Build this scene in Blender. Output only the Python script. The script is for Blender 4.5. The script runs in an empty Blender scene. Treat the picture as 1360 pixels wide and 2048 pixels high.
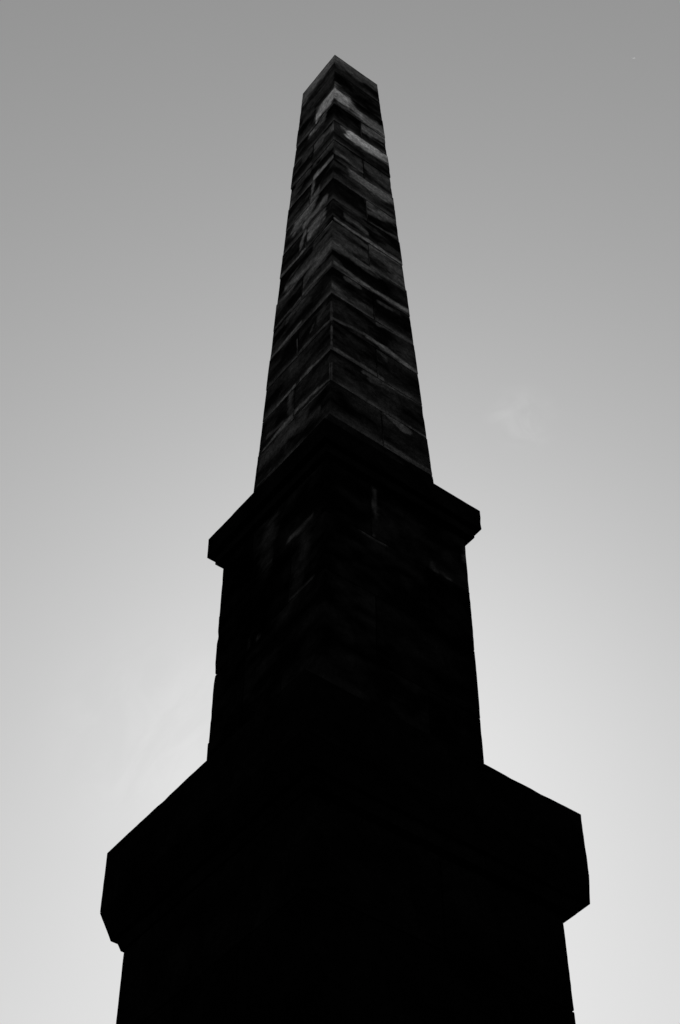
import bpy, math
import numpy as np
from mathutils import Matrix, Vector

sc = bpy.context.scene

# ------------------------------------------------------------------ camera
SC = 0.6                      # metres per survey unit
EYE = 1.6                     # eye height above the ground
def W(z): return EYE + SC * z
CX, CY = -10.82525 * SC, -14.02199 * SC
YAW, PITCH, ROLL = (0.915638, 0.858232, -0.004347)
FPX = 3523.71                    # focal length in pixels for a 2048 px tall frame
fw = Vector((math.cos(YAW) * math.cos(PITCH), math.sin(YAW) * math.cos(PITCH), math.sin(PITCH)))
rt = fw.cross(Vector((0, 0, 1))).normalized()
up = rt.cross(fw)
r2 = rt * math.cos(ROLL) + up * math.sin(ROLL)
u2 = -rt * math.sin(ROLL) + up * math.cos(ROLL)
cam_data = bpy.data.cameras.new('camera')
cam = bpy.data.objects.new('camera', cam_data)
sc.collection.objects.link(cam)
cam_data.sensor_fit = 'VERTICAL'
cam_data.sensor_height = 36.0
cam_data.lens = FPX / 2048 * 36.0
cam_data.clip_start = 0.1
cam_data.clip_end = 20000
M = Matrix((r2, u2, -fw)).transposed().to_4x4()
M.translation = Vector((CX, CY, EYE))
cam.matrix_world = M
sc.camera = cam

# ------------------------------------------------------------------ sky and sun
SUN_AZ = math.radians(51.2)     # measured from +x towards +y: behind the monument
SUN_EL = math.radians(42)
world = bpy.data.worlds.new('World')
sc.world = world
world.use_nodes = True
nt = world.node_tree
nt.nodes.clear()
def N(t, tree=None, **kw):
    n = (tree or nt).nodes.new(t)
    for k, v in kw.items(): setattr(n, k, v)
    return n
out = N('ShaderNodeOutputWorld')
bg = N('ShaderNodeBackground')
sky = N('ShaderNodeTexSky', sky_type='NISHITA', sun_disc=False)
sky.sun_elevation = SUN_EL
sky.sun_rotation = math.pi / 2 - SUN_AZ
sky.altitude = 100
sky.air_density = 2.0
sky.dust_density = 0.2
sky.ozone_density = 1.0
bw = N('ShaderNodeRGBToBW')                      # the photograph is black and white
tc = N('ShaderNodeTexCoord')
nt.links.new(sky.outputs[0], bw.inputs[0])
# the print's contrast: a little steeper than the raw sky
cpow = N('ShaderNodeMath', operation='POWER'); nt.links.new(bw.outputs[0], cpow.inputs[0]); cpow.inputs[1].default_value = 1.42
cgain = N('ShaderNodeMath', operation='MULTIPLY'); nt.links.new(cpow.outputs[0], cgain.inputs[0]); cgain.inputs[1].default_value = 0.541
# faint wisps of high cloud: two patches of the sky, by direction
def wisp(d, radius, scale, amount, stretch, seed, lo=.42, hi=.72):
    dist = N('ShaderNodeVectorMath', operation='DISTANCE'); dist.inputs[1].default_value = d
    nt.links.new(tc.outputs['Generated'], dist.inputs[0])
    mr = N('ShaderNodeMapRange', interpolation_type='SMOOTHSTEP')
    mr.inputs['From Min'].default_value = radius; mr.inputs['From Max'].default_value = 0.0
    nt.links.new(dist.outputs['Value'], mr.inputs['Value'])
    mp = N('ShaderNodeMapping'); mp.inputs['Scale'].default_value = stretch; mp.inputs['Location'].default_value = (seed, seed, 0)
    mp.inputs['Rotation'].default_value = (0.3, 0.5, 0.7)
    nt.links.new(tc.outputs['Generated'], mp.inputs['Vector'])
    ns = N('ShaderNodeTexNoise'); ns.inputs['Scale'].default_value = scale; ns.inputs['Detail'].default_value = 6
    ns.inputs['Roughness'].default_value = 0.55; ns.inputs['Distortion'].default_value = 0.8
    nt.links.new(mp.outputs[0], ns.inputs['Vector'])
    m2 = N('ShaderNodeMapRange', interpolation_type='SMOOTHSTEP')
    m2.inputs['From Min'].default_value = lo; m2.inputs['From Max'].default_value = hi
    nt.links.new(ns.outputs[0], m2.inputs['Value'])
    mu = N('ShaderNodeMath', operation='MULTIPLY'); nt.links.new(mr.outputs[0], mu.inputs[0]); nt.links.new(m2.outputs[0], mu.inputs[1])
    m3 = N('ShaderNodeMath', operation='MULTIPLY'); nt.links.new(mu.outputs[0], m3.inputs[0]); m3.inputs[1].default_value = amount
    return m3
c1 = wisp((0.4527, 0.4222, 0.7854), 0.025, 40, 0.14, (1, 1.2, 1), 2.4, .30, .62)
c2 = wisp((0.372, 0.646, 0.667), 0.085, 17, 0.06, (2.6, 0.9, 1.4), 6.0, .38, .68)
a1 = N('ShaderNodeMath', operation='ADD'); nt.links.new(c1.outputs[0], a1.inputs[0]); nt.links.new(c2.outputs[0], a1.inputs[1])
a2 = N('ShaderNodeMath', operation='ADD'); nt.links.new(a1.outputs[0], a2.inputs[0]); a2.inputs[1].default_value = 1.0
fin = N('ShaderNodeMath', operation='MULTIPLY'); nt.links.new(cgain.outputs[0], fin.inputs[0]); nt.links.new(a2.outputs[0], fin.inputs[1])
nt.links.new(fin.outputs[0], bg.inputs[0])
bg.inputs[1].default_value = 0.10
nt.links.new(bg.outputs[0], out.inputs[0])
sd = bpy.data.lights.new('sun', 'SUN'); sd.energy = 3.0; sd.angle = math.radians(0.5); sd.color = (1, 1, 1)
sun = bpy.data.objects.new('sun', sd); sc.collection.objects.link(sun)
sdir = Vector((math.cos(SUN_AZ) * math.cos(SUN_EL), math.sin(SUN_AZ) * math.cos(SUN_EL), math.sin(SUN_EL)))
sun.rotation_euler = sdir.to_track_quat('Z', 'Y').to_euler()
sun.location = (0, 0, 40)
vs = sc.view_settings
vs.view_transform = 'Standard'; vs.look = 'None'; vs.exposure = 0.0; vs.gamma = 1.0; vs.use_curve_mapping = False

# ------------------------------------------------------------------ noise and wear
def _hash(ix, iy, iz):
    h = (ix * 374761393 + iy * 668265263 + iz * 2147483647 * 3 + 1274126177) & 0xffffffff
    h = ((h ^ (h >> 13)) * 1274126177) & 0xffffffff
    h = ((h ^ (h >> 16)) * 2246822519) & 0xffffffff
    return ((h ^ (h >> 15)) & 0xffffff) / float(0xffffff)
def vnoise(P, scale, seed=0):
    Q = P * scale + seed * 17.31 + 1000.0
    I = np.floor(Q).astype(np.int64); F = Q - I; F = F * F * (3 - 2 * F)
    r = 0
    for dx in (0, 1):
        for dy in (0, 1):
            for dz in (0, 1):
                w = (F[:, 0] if dx else 1 - F[:, 0]) * (F[:, 1] if dy else 1 - F[:, 1]) * (F[:, 2] if dz else 1 - F[:, 2])
                r = r + w * _hash(I[:, 0] + dx, I[:, 1] + dy, I[:, 2] + dz)
    return r
def fbm(P, scale, seed=0, octaves=4):
    r = 0; a = 0.5; t = 0
    for o in range(octaves):
        r = r + a * vnoise(P, scale * 2 ** o, seed + o * 3); t += a; a *= 0.55
    return r / t

# ------------------------------------------------------------------ masonry
class Masonry:
    """Collects worn stone blocks into one mesh; every block face is a fine grid."""
    def __init__(self): self.v = []; self.q = []; self.n = 0; self.tag = []
    def add(self, P, nu, nv, tag=0):
        idx = np.arange(nu * nv).reshape(nu, nv) + self.n
        self.q.append(np.stack([idx[:-1, :-1], idx[1:, :-1], idx[1:, 1:], idx[:-1, 1:]], -1).reshape(-1, 4))
        self.v.append(P); self.n += nu * nv; self.tag.append(np.full(nu * nv, tag, float))
    def block(self, r0, z0, r1, z1, step=0.03, r=0.006, outer='LRBF', rough=0.0015, tag=0, caps=True):
        """r0, r1: (x0, x1, y0, y1) at z0 (bottom) and z1 (top)."""
        r0 = np.array(r0); r1 = np.array(r1)
        hx = max(r0[1] - r0[0], r1[1] - r1[0]); hy = max(r0[3] - r0[2], r1[3] - r1[2]); hz = z1 - z0
        def line(L, st):
            rr = min(r * 2.2, L * .2) / L
            k = max(2, int(round(L / st)))
            return np.unique(np.concatenate([[0, rr * .25, rr * .55, rr], np.linspace(rr, 1 - rr, k + 1), [1 - rr, 1 - rr * .55, 1 - rr * .25, 1]]))
        faces = {'L': (0, 0), 'B': (0, 1), 'R': (1, 0), 'F': (1, 1), 'D': (2, 0), 'T': (2, 1)}
        for name, (ax, side) in faces.items():
            if name in 'DT' and not caps: continue
            st = step if (name in outer or name in 'DT') else 10.0
            dims = [hx, hy, hz]; o = [i for i in range(3) if i != ax]
            ua = line(dims[o[0]], st if name not in 'DT' else max(step * 2, .06)); ub = line(dims[o[1]], st if name not in 'DT' else max(step * 2, .06))
            A, B = np.meshgrid(ua, ub, indexing='ij')
            T = np.zeros((A.size, 3)); T[:, o[0]] = A.ravel(); T[:, o[1]] = B.ravel(); T[:, ax] = side
            lo = r0[None, :] * (1 - T[:, 2:3]) + r1[None, :] * T[:, 2:3]
            P = np.stack([lo[:, 0] + (lo[:, 1] - lo[:, 0]) * T[:, 0], lo[:, 2] + (lo[:, 3] - lo[:, 2]) * T[:, 1], z0 + hz * T[:, 2]], 1)
            # worn, rounded arrises: distance to each face of the block
            d = np.array([hx, hy, hz])
            loc = (T - .5) * d
            ns = fbm(P, 9, 1, 3); ch = fbm(P, 4.3, 5, 3)
            rr = r * (0.7 + 1.2 * np.clip(ns - .4, 0, 1) * 2 + 14 * np.clip(ch - .63, 0, 1))[:, None]
            rr = np.minimum(rr, d.min() * .3)
            q = np.clip(loc, -(d / 2 - rr), d / 2 - rr)
            e = loc - q; ln = np.maximum(np.linalg.norm(e, axis=1, keepdims=True), 1e-9)
            P = P + (q + rr * e / ln - loc)
            nrm = e / ln
            P = P + nrm * ((fbm(P, 2.2, 9, 4) - .5) * rough * 4)[:, None]
            if (ax == 1) != (side == 0): P = P  # winding fixed below
            self.add(P, len(ua), len(ub), tag)
            flip = (side == 0) if ax in (0, 2) else (side == 1)
            if flip: self.q[-1] = self.q[-1][:, ::-1]
    def core(self, r0, z0, r1, z1):
        x0, x1, y0, y1 = r0; X0, X1, Y0, Y1 = r1
        V = np.array([(x0, y0, z0), (x1, y0, z0), (x1, y1, z0), (x0, y1, z0), (X0, Y0, z1), (X1, Y0, z1), (X1, Y1, z1), (X0, Y1, z1)], float)
        Q = np.array([(0, 3, 2, 1), (4, 5, 6, 7), (0, 1, 5, 4), (1, 2, 6, 5), (2, 3, 7, 6), (3, 0, 4, 7)]) + self.n
        self.v.append(V); self.q.append(Q); self.n += 8; self.tag.append(np.full(8, -1.0))
    def build(self, name, material, parent, albedo):
        V = np.concatenate(self.v); Q = np.concatenate(self.q).astype(np.int32); T = np.concatenate(self.tag)
        me = bpy.data.meshes.new(name)
        me.vertices.add(len(V)); me.vertices.foreach_set('co', V.astype(np.float32).ravel())
        me.loops.add(Q.size); me.loops.foreach_set('vertex_index', Q.ravel())
        me.polygons.add(len(Q)); me.polygons.foreach_set('loop_start', np.arange(0, Q.size, 4, dtype=np.int32))
        me.polygons.foreach_set('use_smooth', np.ones(len(Q), bool))
        me.update(calc_edges=True)
        a = me.attributes.new('stain', 'FLOAT', 'POINT')
        col = albedo(V, T); col = np.where(T < 0, 0.0004, col)
        a.data.foreach_set('value', col.astype(np.float32))
        me.materials.append(material)
        ob = bpy.data.objects.new(name, me); sc.collection.objects.link(ob); ob.parent = parent
        return ob

GAP = 0.010
def rect(a, b, c, d): return (-a * SC, c * SC, -b * SC, d * SC)
def inset(r, i): return (r[0] + i, r[1] - i, r[2] + i, r[3] - i)
def split(r, axis, t0, t1):
    r = list(r); k = 2 * axis; L = r[k + 1] - r[k]; a = r[k]
    r[k] = a + L * t0; r[k + 1] = a + L * t1
    return r
def course(m, rf, z0, z1, axis, cuts, step, r=0.006, rough=0.0015, off=0.0, jitter=None, gap=GAP):
    """one course of stones from z0 to z1; cuts: joint positions 0..1 along the axis."""
    g = gap / 2
    e = [0.0] + list(cuts) + [1.0]
    b0 = rf(z0 + g); b1 = rf(z1 - g)
    if off: b0 = inset(b0, -off); b1 = inset(b1, -off)
    L = b0[2 * axis + 1] - b0[2 * axis]
    for i in range(len(e) - 1):
        t0 = e[i] + (g * 1.4 / L if i else 0); t1 = e[i + 1] - (g * 1.4 / L if i < len(e) - 2 else 0)
        outer = {0: ('L' if i == 0 else '') + ('B' if i == len(e) - 2 else '') + 'RF', 1: ('R' if i == 0 else '') + ('F' if i == len(e) - 2 else '') + 'LB'}[axis]
        m.block(split(b0, axis, t0, t1), z0 + g, split(b1, axis, t0, t1), z1 - g, step, r, outer, rough, tag=len(m.v) + 1)

# ------------------------------------------------------------------ stone material
def stone(name, grain=0.45, cloud=0.5, bump=0.25, rough=1.0, spec=0.0):
    mt = bpy.data.materials.new(name); mt.use_nodes = True
    t = mt.node_tree; t.nodes.clear()
    o = N('ShaderNodeOutputMaterial', t); p = N('ShaderNodeBsdfPrincipled', t)
    p.inputs['Roughness'].default_value = rough; p.inputs['Specular IOR Level'].default_value = spec
    at = N('ShaderNodeAttribute', t, attribute_name='stain')
    co = N('ShaderNodeTexCoord', t)
    def noise(scale, detail, rg=.6, dist=0):
        n = N('ShaderNodeTexNoise', t); n.inputs['Scale'].default_value = scale; n.inputs['Detail'].default_value = detail
        n.inputs['Roughness'].default_value = rg; n.inputs['Distortion'].default_value = dist
        t.links.new(co.outputs['Object'], n.inputs['Vector']); return n
    def rng(n, a, b, lo=.25, hi=.75):
        m = N('ShaderNodeMapRange', t); m.inputs['From Min'].default_value = lo; m.inputs['From Max'].default_value = hi
        m.inputs['To Min'].default_value = a; m.inputs['To Max'].default_value = b; t.links.new(n.outputs[0], m.inputs['Value']); return m
    def mul(a, b):
        m = N('ShaderNodeMath', t, operation='MULTIPLY'); t.links.new(a.outputs[0], m.inputs[0]); t.links.new(b.outputs[0], m.inputs[1]); return m
    g = noise(34, 5, .8); c = noise(3.1, 6, .6, .6); s = noise(16, 4, .6)
    f = mul(rng(g, 1 - grain, 1 + grain), mul(rng(c, 1 - cloud, 1 + cloud), rng(s, .6, 1.4)))
    m = N('ShaderNodeMath', t, operation='MULTIPLY'); t.links.new(at.outputs['Fac'], m.inputs[0]); t.links.new(f.outputs[0], m.inputs[1])
    cc = N('ShaderNodeCombineColor', t)
    for i in range(3): t.links.new(m.outputs[0], cc.inputs[i])
    t.links.new(cc.outputs[0], p.inputs['Base Color'])
    bp = N('ShaderNodeBump', t); bp.inputs['Strength'].default_value = bump; bp.inputs['Distance'].default_value = 0.01
    ad = N('ShaderNodeMath', t, operation='ADD'); t.links.new(g.outputs[0], ad.inputs[0]); t.links.new(s.outputs[0], ad.inputs[1])
    t.links.new(ad.outputs[0], bp.inputs['Height']); t.links.new(bp.outputs[0], p.inputs['Normal'])
    t.links.new(p.outputs[0], o.inputs[0])
    return mt
weathered = stone('weathered_sandstone', 0.8, 0.35)
soot_shade = stone('soot_and_shade_sandstone', 0.4, 0.6)  # soot plus the unlit look of the lower parts, put into the colour

# washed streaks on the soot: face, (along, height) of both ends, half widths, grey level seen
WASH_SHAFT = [
    ('L', 0.061, 34.117, 0.954, 34.067, 0.078, 0.328, 44.0), ('L', 0.07, 33.324, 0.914, 33.074, 0.067, 0.311, 19.0), ('L', 0.01, 32.453, 0.444, 32.274, 0.064, 0.314, 80.0),
    ('L', 0.266, 31.848, 0.588, 31.816, 0.058, 0.264, 36.0), ('L', 0.507, 31.824, 0.609, 31.823, 0.018, 0.08, 62.0), ('L', 0.512, 31.934, 0.97, 31.982, 0.009, 0.039, 38.0),
    ('L', 0.595, 32.771, 0.865, 32.865, 0.056, 0.212, 22.0), ('L', -0.002, 30.944, 0.451, 30.959, 0.039, 0.171, 36.0), ('L', 0.55, 31.027, 0.746, 31.092, 0.044, 0.172, 26.0),
    ('L', -0.007, 30.261, 0.464, 30.349, 0.044, 0.188, 34.0), ('L', 0.006, 29.686, 0.44, 29.727, 0.02, 0.089, 60.0), ('L', 0.523, 30.436, 0.95, 30.44, 0.01, 0.042, 38.0),
    ('L', 0.551, 30.243, 0.829, 30.299, 0.042, 0.173, 26.0), ('L', 0.938, 29.77, 0.949, 29.561, 0.021, 0.103, 40.0), ('L', 0.445, 29.42, 0.449, 28.629, 0.036, 0.195, 42.0),
    ('L', 0.296, 28.959, 0.456, 28.819, 0.03, 0.166, 38.0), ('L', 0.403, 28.709, 0.775, 28.602, 0.086, 0.421, 50.0), ('L', 0.12, 28.223, 0.591, 28.179, 0.027, 0.125, 46.0),
    ('L', 0.174, 27.756, 0.444, 27.655, 0.055, 0.278, 46.0), ('L', -0.011, 27.147, 0.34, 27.215, 0.007, 0.029, 45.0), ('L', 0.536, 28.011, 0.568, 27.69, 0.018, 0.099, 42.0),
    ('L', 0.533, 27.895, 0.618, 27.602, 0.03, 0.163, 42.0), ('L', 0.522, 27.232, 0.679, 27.213, 0.012, 0.054, 52.0), ('L', 0.679, 27.213, 0.986, 27.234, 0.008, 0.037, 38.0),
    ('L', 0.032, 26.554, 0.494, 26.556, 0.015, 0.068, 32.0), ('L', 0.253, 26.493, 0.851, 26.648, 0.028, 0.119, 38.0), ('L', 0.533, 26.387, 0.985, 26.353, 0.012, 0.056, 38.0),
    ('L', 0.053, 27.195, 0.328, 27.056, 0.041, 0.213, 22.0), ('L', 0.029, 26.258, 0.476, 26.078, 0.043, 0.222, 40.0), ('L', 0.01, 25.647, 0.504, 25.68, 0.017, 0.065, 36.0),
    ('L', 0.259, 25.537, 0.428, 25.548, 0.028, 0.107, 29.0), ('L', 0.428, 25.548, 0.746, 25.367, 0.024, 0.107, 27.0), ('L', 0.502, 25.637, 0.991, 25.594, 0.01, 0.038, 32.0),
    ('L', 0.003, 24.677, 0.481, 24.725, 0.006, 0.024, 24.0), ('L', 0.485, 24.835, 0.973, 24.719, 0.012, 0.049, 36.0), ('L', 0.213, 24.668, 0.67, 24.711, 0.009, 0.034, 22.0),
    ('L', 0.104, 24.43, 0.206, 24.345, 0.035, 0.195, 17.0), ('L', 0.258, 24.329, 0.331, 24.158, 0.012, 0.06, 18.0), ('L', -0.003, 23.832, 0.477, 23.923, 0.008, 0.031, 31.0),
    ('L', 0.534, 24.385, 0.516, 23.931, 0.006, 0.029, 32.0), ('L', 0.52, 23.866, 0.826, 23.91, 0.007, 0.026, 26.0), ('L', -0.008, 22.976, 0.277, 23.022, 0.012, 0.045, 37.0),
    ('L', 0.277, 23.022, 0.433, 23.022, 0.018, 0.069, 41.0), ('L', 0.595, 23.685, 0.607, 23.661, 0.034, 0.189, 15.0), ('L', 0.007, 24.37, 0.004, 23.846, 0.01, 0.053, 24.0),
    ('L', 0.002, 23.641, -0.002, 23.038, 0.01, 0.05, 22.0), ('L', 0.518, 23.019, 0.983, 22.942, 0.012, 0.046, 37.0), ('L', 0.624, 23.751, 0.609, 23.696, 0.043, 0.155, 15.0),
    ('L', 0.001, 22.547, 0.0, 22.148, 0.005, 0.028, 29.0), ('L', 0.009, 22.133, 0.466, 22.253, 0.016, 0.055, 34.0), ('L', 0.466, 22.253, 0.983, 22.057, 0.014, 0.06, 34.0),
    ('L', 0.581, 22.78, 0.538, 22.311, 0.04, 0.224, 19.0), ('L', 0.593, 22.247, 0.897, 22.385, 0.015, 0.047, 20.0), ('L', 0.008, 22.039, 0.459, 22.062, 0.008, 0.029, 22.0),
    ('L', 0.359, 21.769, 0.933, 21.837, 0.051, 0.216, 19.0), ('L', 0.157, 21.607, 0.398, 21.588, 0.03, 0.116, 14.0), ('L', 0.334, 21.263, 0.952, 21.255, 0.004, 0.014, 17.0),
    ('R', 0.03, 34.039, 0.953, 34.146, 0.075, 0.236, 38.0), ('R', 0.022, 32.552, 0.276, 32.404, 0.083, 0.319, 85.0), ('R', 0.276, 32.404, 0.54, 32.247, 0.049, 0.193, 65.0),
    ('R', 0.54, 32.247, 0.975, 32.119, 0.055, 0.201, 55.0), ('R', 0.076, 32.088, 0.509, 32.113, 0.022, 0.073, 50.0), ('R', 0.575, 31.755, 0.969, 31.836, 0.075, 0.243, 45.0),
    ('R', 0.136, 31.096, 0.258, 31.062, 0.03, 0.111, 50.0), ('R', 0.246, 30.982, 0.974, 31.098, 0.061, 0.204, 88.0), ('R', 0.052, 30.102, 0.48, 30.115, 0.094, 0.334, 26.0),
    ('R', 0.052, 29.896, 0.5, 29.815, 0.017, 0.065, 42.0), ('R', 0.571, 30.258, 0.972, 30.118, 0.072, 0.278, 26.0), ('R', 0.326, 29.505, 0.961, 29.472, 0.075, 0.27, 46.0),
    ('R', 0.545, 28.644, 0.943, 28.712, 0.055, 0.19, 42.0), ('R', 0.054, 28.924, 0.525, 28.83, 0.011, 0.041, 22.0), ('R', 0.043, 28.006, 0.301, 27.973, 0.012, 0.046, 25.0),
    ('R', 0.164, 27.629, 0.487, 27.5, 0.025, 0.1, 35.0), ('R', 0.537, 28.36, 0.978, 28.621, 0.027, 0.086, 32.0), ('R', 0.325, 27.896, 0.971, 28.081, 0.013, 0.043, 28.0),
    ('R', 0.022, 27.265, 0.479, 27.225, 0.013, 0.048, 52.0), ('R', 0.479, 27.225, 1.006, 27.223, 0.02, 0.073, 52.0), ('R', 0.024, 26.671, 0.442, 26.676, 0.057, 0.21, 30.0),
    ('R', 0.554, 26.971, 0.997, 26.878, 0.079, 0.302, 28.0), ('R', 0.53, 27.132, 0.956, 27.204, 0.012, 0.042, 40.0), ('R', 0.026, 26.236, 0.754, 26.448, 0.042, 0.147, 37.0),
    ('R', 0.754, 26.448, 0.916, 26.481, 0.029, 0.101, 24.0), ('R', 0.027, 25.699, 0.504, 25.644, 0.018, 0.058, 44.0), ('R', 0.504, 25.644, 0.992, 25.645, 0.021, 0.066, 47.0),
    ('R', 0.173, 25.423, 0.331, 25.468, 0.022, 0.066, 26.0), ('R', 0.01, 24.954, 0.17, 24.799, 0.03, 0.113, 31.0), ('R', 0.22, 24.804, 0.506, 24.935, 0.038, 0.112, 26.0),
    ('R', 0.581, 25.369, 0.86, 25.417, 0.022, 0.068, 20.0), ('R', 0.021, 24.652, 0.219, 24.751, 0.033, 0.099, 22.0), ('R', 0.537, 24.601, 1.0, 24.698, 0.017, 0.052, 28.0),
    ('R', 0.024, 23.902, 0.405, 24.035, 0.013, 0.039, 28.0), ('R', 0.404, 23.984, 1.002, 23.882, 0.021, 0.07, 39.0), ('R', 0.533, 23.8, 0.606, 23.698, 0.028, 0.119, 22.0),
    ('R', 0.027, 23.037, 0.385, 23.057, 0.014, 0.043, 34.0), ('R', 0.322, 23.073, 0.566, 23.019, 0.017, 0.056, 32.0), ('R', 0.003, 24.357, 0.005, 23.845, 0.011, 0.061, 27.0),
    ('R', 0.006, 23.644, 0.009, 23.055, 0.011, 0.059, 26.0), ('R', 0.004, 22.543, 0.006, 22.102, 0.006, 0.036, 29.0), ('R', 0.35, 22.901, 1.001, 23.018, 0.025, 0.075, 32.0),
    ('R', 0.02, 22.973, 0.437, 23.041, 0.018, 0.057, 34.0), ('R', 0.432, 22.816, 0.685, 22.874, 0.036, 0.108, 17.0), ('R', 0.023, 22.099, 0.496, 22.115, 0.013, 0.043, 17.0),
    ('R', 0.575, 22.074, 0.765, 22.002, 0.036, 0.121, 26.0), ('R', 0.561, 22.134, 0.999, 22.113, 0.012, 0.039, 22.0), ('R', 0.504, 21.238, 0.995, 21.209, 0.012, 0.037, 24.0),
    ('R', 0.519, 21.222, 0.61, 21.206, 0.021, 0.068, 17.0), ('R', 0.014, 21.167, 0.026, 21.174, 0.011, 0.033, 15.0),
]
WASH_DIE = [
    ('L', 0.125, 18.609, 0.34, 18.59, 0.01, 0.05, 17.0), ('L', 0.504, 18.548, 0.625, 18.571, 0.009, 0.038, 15.0), ('L', 0.105, 17.316, 0.302, 17.305, 0.006, 0.028, 11.0),
    ('L', 0.589, 17.187, 0.584, 17.167, 0.014, 0.056, 14.0), ('L', 0.671, 17.242, 0.671, 17.232, 0.012, 0.068, 11.0), ('L', 0.535, 19.102, 0.574, 18.768, 0.072, 0.465, 7.0),
    ('L', 0.2, 18.123, 0.237, 17.609, 0.056, 0.359, 5.0), ('R', 0.334, 19.361, 0.338, 19.027, 0.019, 0.137, 13.0), ('R', 0.344, 19.776, 0.613, 19.807, 0.006, 0.025, 12.0),
    ('R', 0.327, 18.519, 0.331, 18.514, 0.011, 0.057, 13.0), ('R', 0.235, 18.442, 0.419, 18.441, 0.004, 0.018, 13.0), ('R', 0.739, 18.581, 0.767, 18.543, 0.014, 0.072, 18.0),
    ('R', 0.767, 18.543, 0.869, 18.499, 0.008, 0.037, 13.0), ('R', 0.98, 19.264, 0.977, 19.145, 0.017, 0.117, 13.0),
]


LIT = 0.20        # a grey level is turned into reflectance under this open-shade light
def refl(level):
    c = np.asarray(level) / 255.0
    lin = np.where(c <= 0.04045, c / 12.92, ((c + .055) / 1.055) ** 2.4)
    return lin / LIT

def washer(strokes, rf, base, joints=None):
    def f(V, T):
        out = np.zeros(len(V)); 
        z = (V[:, 2] - EYE) / SC
        # rect at each height (linear)
        za, zb = z.min(), z.max() + 1e-6
        A = np.array(rf(W(za))); B = np.array(rf(W(zb)))
        k = ((z - za) / (zb - za))[:, None]; R = A * (1 - k) + B * k
        dl = np.abs(V[:, 0] - R[:, 0]); db = np.abs(V[:, 0] - R[:, 1]); dr = np.abs(V[:, 1] - R[:, 2]); df = np.abs(V[:, 1] - R[:, 3])
        face = np.argmin(np.stack([dl, dr, db, df]), 0)
        ux = (V[:, 0] - R[:, 0]) / (R[:, 1] - R[:, 0]); uy = (V[:, 1] - R[:, 2]) / (R[:, 3] - R[:, 2])
        u = np.where((face == 0), uy, np.where(face == 1, ux, np.where(face == 2, 1 - uy, 1 - ux)))
        isL = (face == 0) | (face == 2)
        zz = np.where(face >= 2, z + 2.1, z)            # the two far faces weather the same way, out of step
        wz = (fbm(V, 2.6, 21, 3) - .5) * .22 + (fbm(V, 11, 23, 2) - .5) * .10
        wu = (fbm(V, 2.2, 31, 3) - .5) * .10
        edge = np.full(len(V), 0.0)
        best = np.zeros(len(V))
        feather = fbm(V * np.array([1, 1, 2.5]), 7, 61, 4)
        for (fc, u0, z0, u1, z1, hu, hz, lv) in strokes:
            s = .35 + .65 * min(1.0, hz / .2)
            pu = (u + wu * s) / hu; pz = (zz + wz * s) / hz
            a = np.array((u0 / hu, z0 / hz)); d = np.array((u1 / hu, z1 / hz)) - a
            t = np.clip(((pu - a[0]) * d[0] + (pz - a[1]) * d[1]) / (d @ d + 1e-9), 0, 1)
            dist = np.hypot(pu - a[0] - t * d[0], pz - a[1] - t * d[1])
            w = np.clip((1.34 - (dist + (feather - .5) * 2.0)) / 1.0, 0, 1); w = w * w * (3 - 2 * w)
            w = w * np.where(isL, fc == 'L', fc == 'R')
            # streaks stop at the joints of the stone they run over
            if joints is not None:
                zm = (z0 + z1) / 2; jz, ju = joints
                c = int(np.searchsorted(-jz, -zm)) - 1
                zlo, zhi = (jz[c + 1], jz[c]) if 0 <= c < len(jz) - 1 else (-99, 99)
                keep = .4 if hz > .24 else (.12 if hz > .1 else 0.0)
                inside = (zz >= zlo) & (zz <= zhi)
                w = np.where(inside | (abs(z1 - z0) > .35), w, w * keep)
                cu = ju.get(c)
                if cu and (cu[0] == 1) == (fc == 'L') and (u0 - cu[1]) * (u1 - cu[1]) > 0:
                    w = np.where((u - cu[1]) * ((u0 + u1) / 2 - cu[1]) > 0, w, w * .2)
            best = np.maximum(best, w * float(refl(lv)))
        rnd = _hash((T * 7).astype(np.int64) + 11, np.zeros(len(V), np.int64), np.zeros(len(V), np.int64))
        mott = fbm(V * np.array([1, 1, 2.0]), 3.0, 41, 4)
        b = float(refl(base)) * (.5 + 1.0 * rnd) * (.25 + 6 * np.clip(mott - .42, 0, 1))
        streak = fbm(V * np.array([.6, .6, 2.2]), 5, 51, 4)
        if joints is not None:
            # soot gathers on the body of each stone; rain keeps its lower edge paler
            jz = joints[0]
            ci = np.clip(np.searchsorted(-jz, -z) - 1, 0, len(jz) - 2)
            hgt = z - jz[ci + 1]
            course_gain = np.array([.5, .4, .9, .6, .8, 1.1, .9, .7, .8, 1.2, 1.0, .85, .6, .55, .5, .4, .3])[ci]  # pale lips and veins weaken on the lower courses
            gate = np.clip(fbm(V + T[:, None] * .7, 1.7, 71, 3) * 3.4 - 1.0, 0, 1.3)
            lip = np.exp(-np.maximum(hgt - .02, 0) / .085) * gate * float(refl(34)) * course_gain
            flow = np.stack([V[:, 0], V[:, 1], V[:, 2] + .10 * np.hypot(V[:, 0] - R[:, 0], V[:, 1] - R[:, 2]) + T * 1.37], 1)
            vein = fbm(flow * np.array([.8, .8, 2.6]), 2.6, 81, 5)
            grey = np.clip((vein - .47) / .16, 0, 1) ** 1.5 * float(refl(19)) * course_gain ** 2
            soot = np.clip((.50 - fbm(flow * np.array([.7, .7, 2.4]), 3.4, 91, 4)) / .10, 0, 1)
            lip = lip * 1.15
            best = np.maximum(best * (1 - .15 * soot), np.maximum(lip, grey))
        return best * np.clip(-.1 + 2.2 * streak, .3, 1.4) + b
    return f
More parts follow.
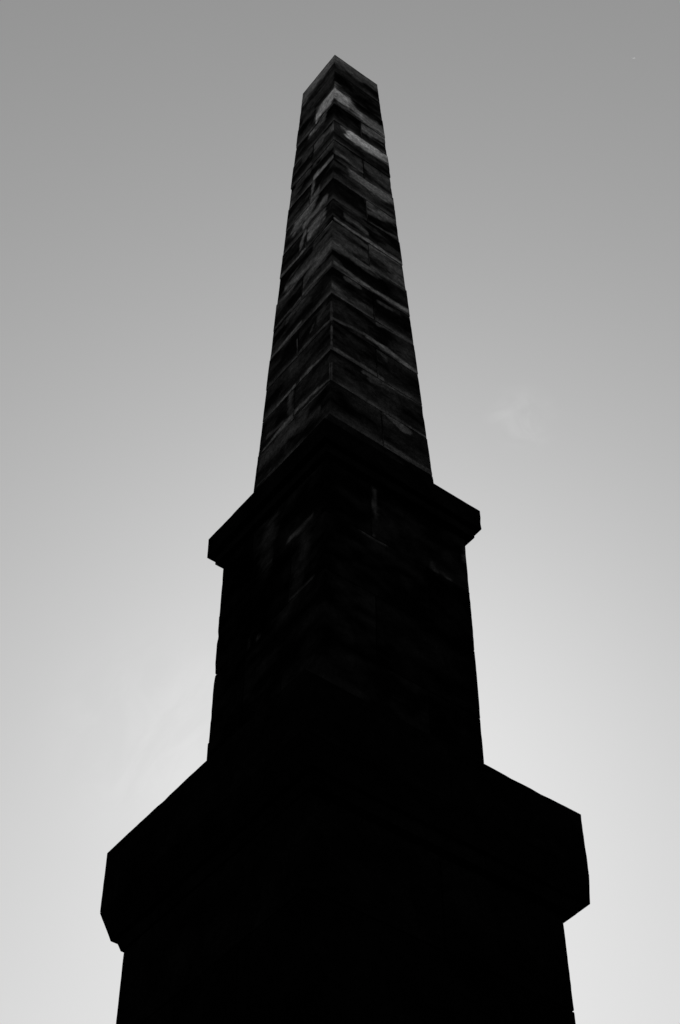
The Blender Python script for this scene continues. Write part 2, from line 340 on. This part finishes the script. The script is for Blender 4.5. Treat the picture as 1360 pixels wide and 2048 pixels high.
def plain(level):  # mottled tone; the lowest levels hold the lower monument's shade in the colour
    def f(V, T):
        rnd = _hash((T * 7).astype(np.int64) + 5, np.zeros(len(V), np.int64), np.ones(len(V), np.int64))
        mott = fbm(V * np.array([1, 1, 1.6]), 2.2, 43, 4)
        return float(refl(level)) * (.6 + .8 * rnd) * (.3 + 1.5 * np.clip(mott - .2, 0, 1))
    return f

# ------------------------------------------------------------------ the monument
mon = bpy.data.objects.new('obelisk_monument', None); sc.collection.objects.link(mon)
mon['label'] = 'tall dark stone obelisk on a stepped pedestal, soot stained with pale washed streaks'
mon['category'] = 'monument'

KX, KY, ASP, LX, LY, Z0 = 0.0329887, 0.0327971, 0.9947658, -0.0001319, 0.000102, 21.181448
def shaft_rect(wz):
    dz = (wz - EYE) / SC - Z0
    wx = 1 - KX * dz; wy = ASP - KY * dz
    return rect(wx - LX * dz, wy - LY * dz, wx + LX * dz, wy + LY * dz)
CZ = [34.281, 33.472, 32.69, 31.935, 31.204, 30.347, 29.584, 28.779, 27.985, 27.188, 26.372, 25.53, 24.685, 23.823, 22.963, 22.087, 21.14, 20.196]
CUT = {2: (1, .495), 3: (0, .515), 4: (1, .485), 5: (0, .519), 6: (1, .497), 7: (0, .517), 8: (1, .504), 9: (0, .506), 10: (1, .511),
       11: (0, .516), 12: (1, .512), 13: (0, .508), 14: (1, .510), 15: (0, .518), 16: (1, .49)}
rng = np.random.default_rng(4)
m = Masonry()
for i in range(2, 17):
    ax, t = CUT[i]
    course(m, shaft_rect, W(CZ[i + 1]), W(CZ[i]), ax, [t], 0.014, r=0.006, rough=0.0016, off=float(rng.uniform(-.004, .004)))
m.core(inset(shaft_rect(W(CZ[17])), .022), W(CZ[17]), inset(shaft_rect(W(CZ[2]) - .03), .022), W(CZ[2]) - .03)
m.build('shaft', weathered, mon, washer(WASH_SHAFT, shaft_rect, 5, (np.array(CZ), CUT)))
m = Masonry()
course(m, shaft_rect, W(CZ[2]), W(CZ[1]), 1, [], 0.014, r=0.005, gap=.006)
course(m, shaft_rect, W(CZ[1]), W(CZ[0]), 0, [], 0.014, r=0.005, gap=.006)
m.core(inset(shaft_rect(W(CZ[2])), .02), W(CZ[2]) + .02, inset(shaft_rect(W(CZ[0])), .02), W(CZ[0]) - .02)
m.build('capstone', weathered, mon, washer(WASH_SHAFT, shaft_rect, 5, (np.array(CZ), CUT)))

# upper cornice over the die
CA = (1.4654, 1.4875, 1.4801, 1.4761)
const = lambda r: (lambda z: r)
m = Masonry()
m.block(rect(*CA), W(19.7691), rect(*CA), W(20.1936), 0.03, r=.005, rough=.0012, tag=3)
cor = m.build('upper_cornice', soot_shade, mon, plain(2))
m = Masonry()
rm = rect(1.4654 - .092, 1.4875 - .0835, 1.4801 - .0805, 1.4761 - .0926)
m.block(rm, W(19.5993), rm, W(19.7691) - .002, 0.03, r=.006, rough=.001, tag=5)
m.build('moulding', soot_shade, cor, plain(3))

# die of the upper pedestal
def die_rect(wz):
    k = 19.5993 - (wz - EYE) / SC
    return rect(1.2875 + .0062 * k, 1.291 + .0013 * k, 1.302 + .0012 * k, 1.28 + .0051 * k)
m = Masonry()
DZ = [19.598, 18.455, 17.27, 16.0, 14.9, 14.25]
DC = [(0, [.31]), (0, [.70]), (1, [.70]), (0, [.5]), (1, [.35])]
DY = [[.70], [.31], [.7], [.4], [.6]]
g = GAP / 2
for i in range(5):
    # each course: a ring of four stones round the core, joints on all faces
    z1, z0 = W(DZ[i]), W(DZ[i + 1])
    tx, ty = [(.31, .70), (.70, .31), (.33, .70), (.66, .35), (.4, .6)][i]
    off = float(rng.uniform(-.001, .002))
    b0 = inset(die_rect(z0), -off); b1 = inset(die_rect(z1), -off)
    if i >= 3:      # the bottom courses stand slightly proud on two sides
        b0 = (b0[0] - .007, b0[1], b0[2], b0[3] + .008); b1 = (b1[0] - .007, b1[1], b1[2], b1[3] + .008)
    Lx = b0[1] - b0[0]; Ly = b0[3] - b0[2]; ex = g / Lx; ey = g / Ly
    parts = [((0, tx - ex), (0, ty - ey), 'LR'), ((tx + ex, 1), (0, ty - ey), 'RB'), ((0, tx - ex), (ty + ey, 1), 'LF'), ((tx + ex, 1), (ty + ey, 1), 'BF')]
    for (sx, sy, outer) in parts:
        m.block(split(split(b0, 0, *sx), 1, *sy), z0 + g * .6, split(split(b1, 0, *sx), 1, *sy), z1 - g * .6, .03, r=.007, outer=outer, rough=.0016, tag=len(m.v) + 1)
m.core(inset(die_rect(W(14.25)), .025), W(14.25), inset(die_rect(W(19.58)), .025), W(19.58))
m.build('upper_pedestal', soot_shade, mon, washer(WASH_DIE, die_rect, 1.5))

# lower cap: plain fascia, bevel, small bed mould
top = np.array((2.1968, 2.1026, 2.1334, 2.1512)); i2 = np.array((.1333, .0321, .0192, .1211))
i3 = np.array((.0535, .0548, .065, .0459)); i4 = np.array((.0546, .0576, .0806, .0375))
m = Masonry()
for t0, t1, outer in ((0, .4985, 'LRF'), (.5015, 1, 'BRF')):
    f_ = split(rect(*top), 0, t0, t1)
    m.block(f_, W(13.3247), f_, W(14.252 if t0 else 14.256), .05, r=.008, outer=outer, rough=.002, tag=len(m.v) + 1, caps=True)
cap = m.build('pedestal_cap', soot_shade, mon, plain(.9))
m = Masonry()
m.block(rect(*(top - i2)), W(12.8891), rect(*(top - .001)), W(13.3247) - .001, .05, r=.004, rough=.001, tag=2)
m.block(rect(*(top - i2 - i3 - i4)), W(12.7431), rect(*(top - i2 - i3)), W(12.8891) - .001, .05, r=.004, rough=.001, tag=4)
m.build('moulding', soot_shade, cap, plain(.9))

# lower pedestal down to its plinth and steps
def low_rect(wz):
    k = .0036 * (12.7431 - (wz - EYE) / SC)
    return rect(1.9318 + k, 1.848 + k, 1.8497 + k, 1.911 + k)
m = Masonry()
LZ = [12.742, 11.42, 9.9, 8.4, 6.9, 5.4, 3.9, 2.4, .9]
for i in range(8):
    course(m, low_rect, W(LZ[i + 1]), W(LZ[i]), i % 2, [.33, .66] if i % 2 else [.5], .05 if i < 3 else .12, r=.008, rough=.002)
m.core(inset(low_rect(W(.9)), .03), W(.9), inset(low_rect(W(12.7)), .03), W(12.7))
m.build('lower_pedestal', soot_shade, mon, plain(.9))
m = Masonry()
for k, (w_, za, zb) in enumerate(((2.15, -.4, .9), (2.7, -1.0, -.4), (3.3, -1.65, -1.0), (3.9, -2.667, -1.65))):
    z_ = W(za) - (.02 if k == 3 else 0)
    course(m, const(rect(w_, w_, w_, w_)), z_, W(zb), k % 2, [.3, .7], .15, r=.01, rough=.003)
    m.core(inset(rect(w_, w_, w_, w_), .03), z_, inset(rect(w_, w_, w_, w_), .03), W(zb) - .03)
m.build('stepped_plinth', soot_shade, mon, plain(8))

# ------------------------------------------------------------------ the gull, a speck high in the sky
def make_bird():
    mt = bpy.data.materials.new('pale_feathers'); mt.use_nodes = True
    b = mt.node_tree.nodes['Principled BSDF']; b.inputs['Roughness'].default_value = .8
    n = N('ShaderNodeTexNoise', mt.node_tree); n.inputs['Scale'].default_value = 9
    r = N('ShaderNodeMapRange', mt.node_tree); r.inputs['To Min'].default_value = .7; r.inputs['To Max'].default_value = .85
    mt.node_tree.links.new(n.outputs[0], r.inputs['Value']); mt.node_tree.links.new(r.outputs[0], b.inputs['Base Color'])
    # sunlight glows through the thin flight feathers
    tr = N('ShaderNodeBsdfTranslucent', mt.node_tree); mt.node_tree.links.new(r.outputs[0], tr.inputs['Color'])
    mx = N('ShaderNodeMixShader', mt.node_tree); mx.inputs[0].default_value = .6
    mt.node_tree.links.new(b.outputs[0], mx.inputs[1]); mt.node_tree.links.new(tr.outputs[0], mx.inputs[2])
    mt.node_tree.links.new(mx.outputs[0], mt.node_tree.nodes['Material Output'].inputs['Surface'])
    import bmesh
    bm = bmesh.new()
    # body: rings along x, tail to beak
    rings = [(-.30, .012, .006), (-.24, .045, .012), (-.14, .045, .035), (0, .062, .058), (.10, .058, .055), (.17, .036, .038), (.215, .034, .034), (.25, .016, .014), (.285, .004, .004)]
    K = 12; prev = None
    first = None
    for x, ry, rz in rings:
        ring = [bm.verts.new((x, ry * math.cos(2 * math.pi * k / K), rz * math.sin(2 * math.pi * k / K))) for k in range(K)]
        if prev: [bm.faces.new((prev[k], prev[(k + 1) % K], ring[(k + 1) % K], ring[k])) for k in range(K)]
        else: first = ring
        prev = ring
    bm.faces.new(first[::-1]); bm.faces.new(prev)
    # wings: span sections with thickness
    for s in (1, -1):
        secs = [(.03, .10, -.09, .01, .012), (.22, .13, -.07, .05, .010), (.38, .10, -.07, .06, .007), (.55, .02, -.08, .045, .004), (.68, -.09, -.115, .03, .002)]
        pv = None
        for y, xf, xb, z, th in secs:       # a cambered vane of feathers
            c = [bm.verts.new((xf + (xb - xf) * q, s * y, z + th * math.sin(math.pi * q))) for q in (0, .2, .45, .7, 1)]
            if pv: [bm.faces.new((pv[k], pv[k + 1], c[k + 1], c[k])) for k in range(4)]
            pv = c
    bmesh.ops.recalc_face_normals(bm, faces=bm.faces[:])
    me = bpy.data.meshes.new('bird'); bm.to_mesh(me); bm.free()
    for p in me.polygons: p.use_smooth = True
    me.materials.append(mt)
    o = bpy.data.objects.new('bird', me); sc.collection.objects.link(o)
    o['label'] = 'tiny pale bird gliding high in the empty sky, top right'
    o['category'] = 'bird'
    return o
bird = make_bird()
bird.location = Vector((CX, CY, EYE)) + Vector((0.3949, 0.2504, 0.8840)) * 820
bx_ = Vector((-.6, .8, .1)).cross(sdir).normalized()          # banking towards the sun
bird.rotation_euler = Matrix((bx_, sdir.cross(bx_), sdir)).transposed().to_euler()

# ------------------------------------------------------------------ ground
def make_ground():
    import bmesh
    bm = bmesh.new()
    rs = [0, 2, 4, 6, 9, 13, 18, 26, 40, 70, 140, 300, 700, 1600, 4000, 9000]; K = 64; prev = None
    c = bm.verts.new((0, 0, 0))
    for r in rs[1:]:
        z = 0 if r < 30 else -.002 * (r - 30) ** .8
        ring = [bm.verts.new((r * math.cos(2 * math.pi * k / K), r * math.sin(2 * math.pi * k / K), z + (0 if r < 10 else .12 * math.sin(k * 1.7 + r)))) for k in range(K)]
        for k in range(K):
            if prev: bm.faces.new((prev[k], ring[k], ring[(k + 1) % K], prev[(k + 1) % K]))
            else: bm.faces.new((c, ring[k], ring[(k + 1) % K]))
        prev = ring
    me = bpy.data.meshes.new('ground'); bm.to_mesh(me); bm.free()
    for p in me.polygons: p.use_smooth = True
    mt = bpy.data.materials.new('mown_grass'); mt.use_nodes = True
    t = mt.node_tree; b = t.nodes['Principled BSDF']; b.inputs['Roughness'].default_value = 1; b.inputs['Specular IOR Level'].default_value = .1
    co = N('ShaderNodeTexCoord', t); n = N('ShaderNodeTexNoise', t); n.inputs['Scale'].default_value = 2.5; n.inputs['Detail'].default_value = 12; n.inputs['Roughness'].default_value = .75
    t.links.new(co.outputs['Object'], n.inputs['Vector'])
    r = N('ShaderNodeMapRange', t); r.inputs['From Min'].default_value = .3; r.inputs['From Max'].default_value = .7; r.inputs['To Min'].default_value = .025; r.inputs['To Max'].default_value = .06
    t.links.new(n.outputs[0], r.inputs['Value']); t.links.new(r.outputs[0], b.inputs['Base Color'])
    me.materials.append(mt)
    o = bpy.data.objects.new('ground', me); sc.collection.objects.link(o); o['kind'] = 'structure'
make_ground()
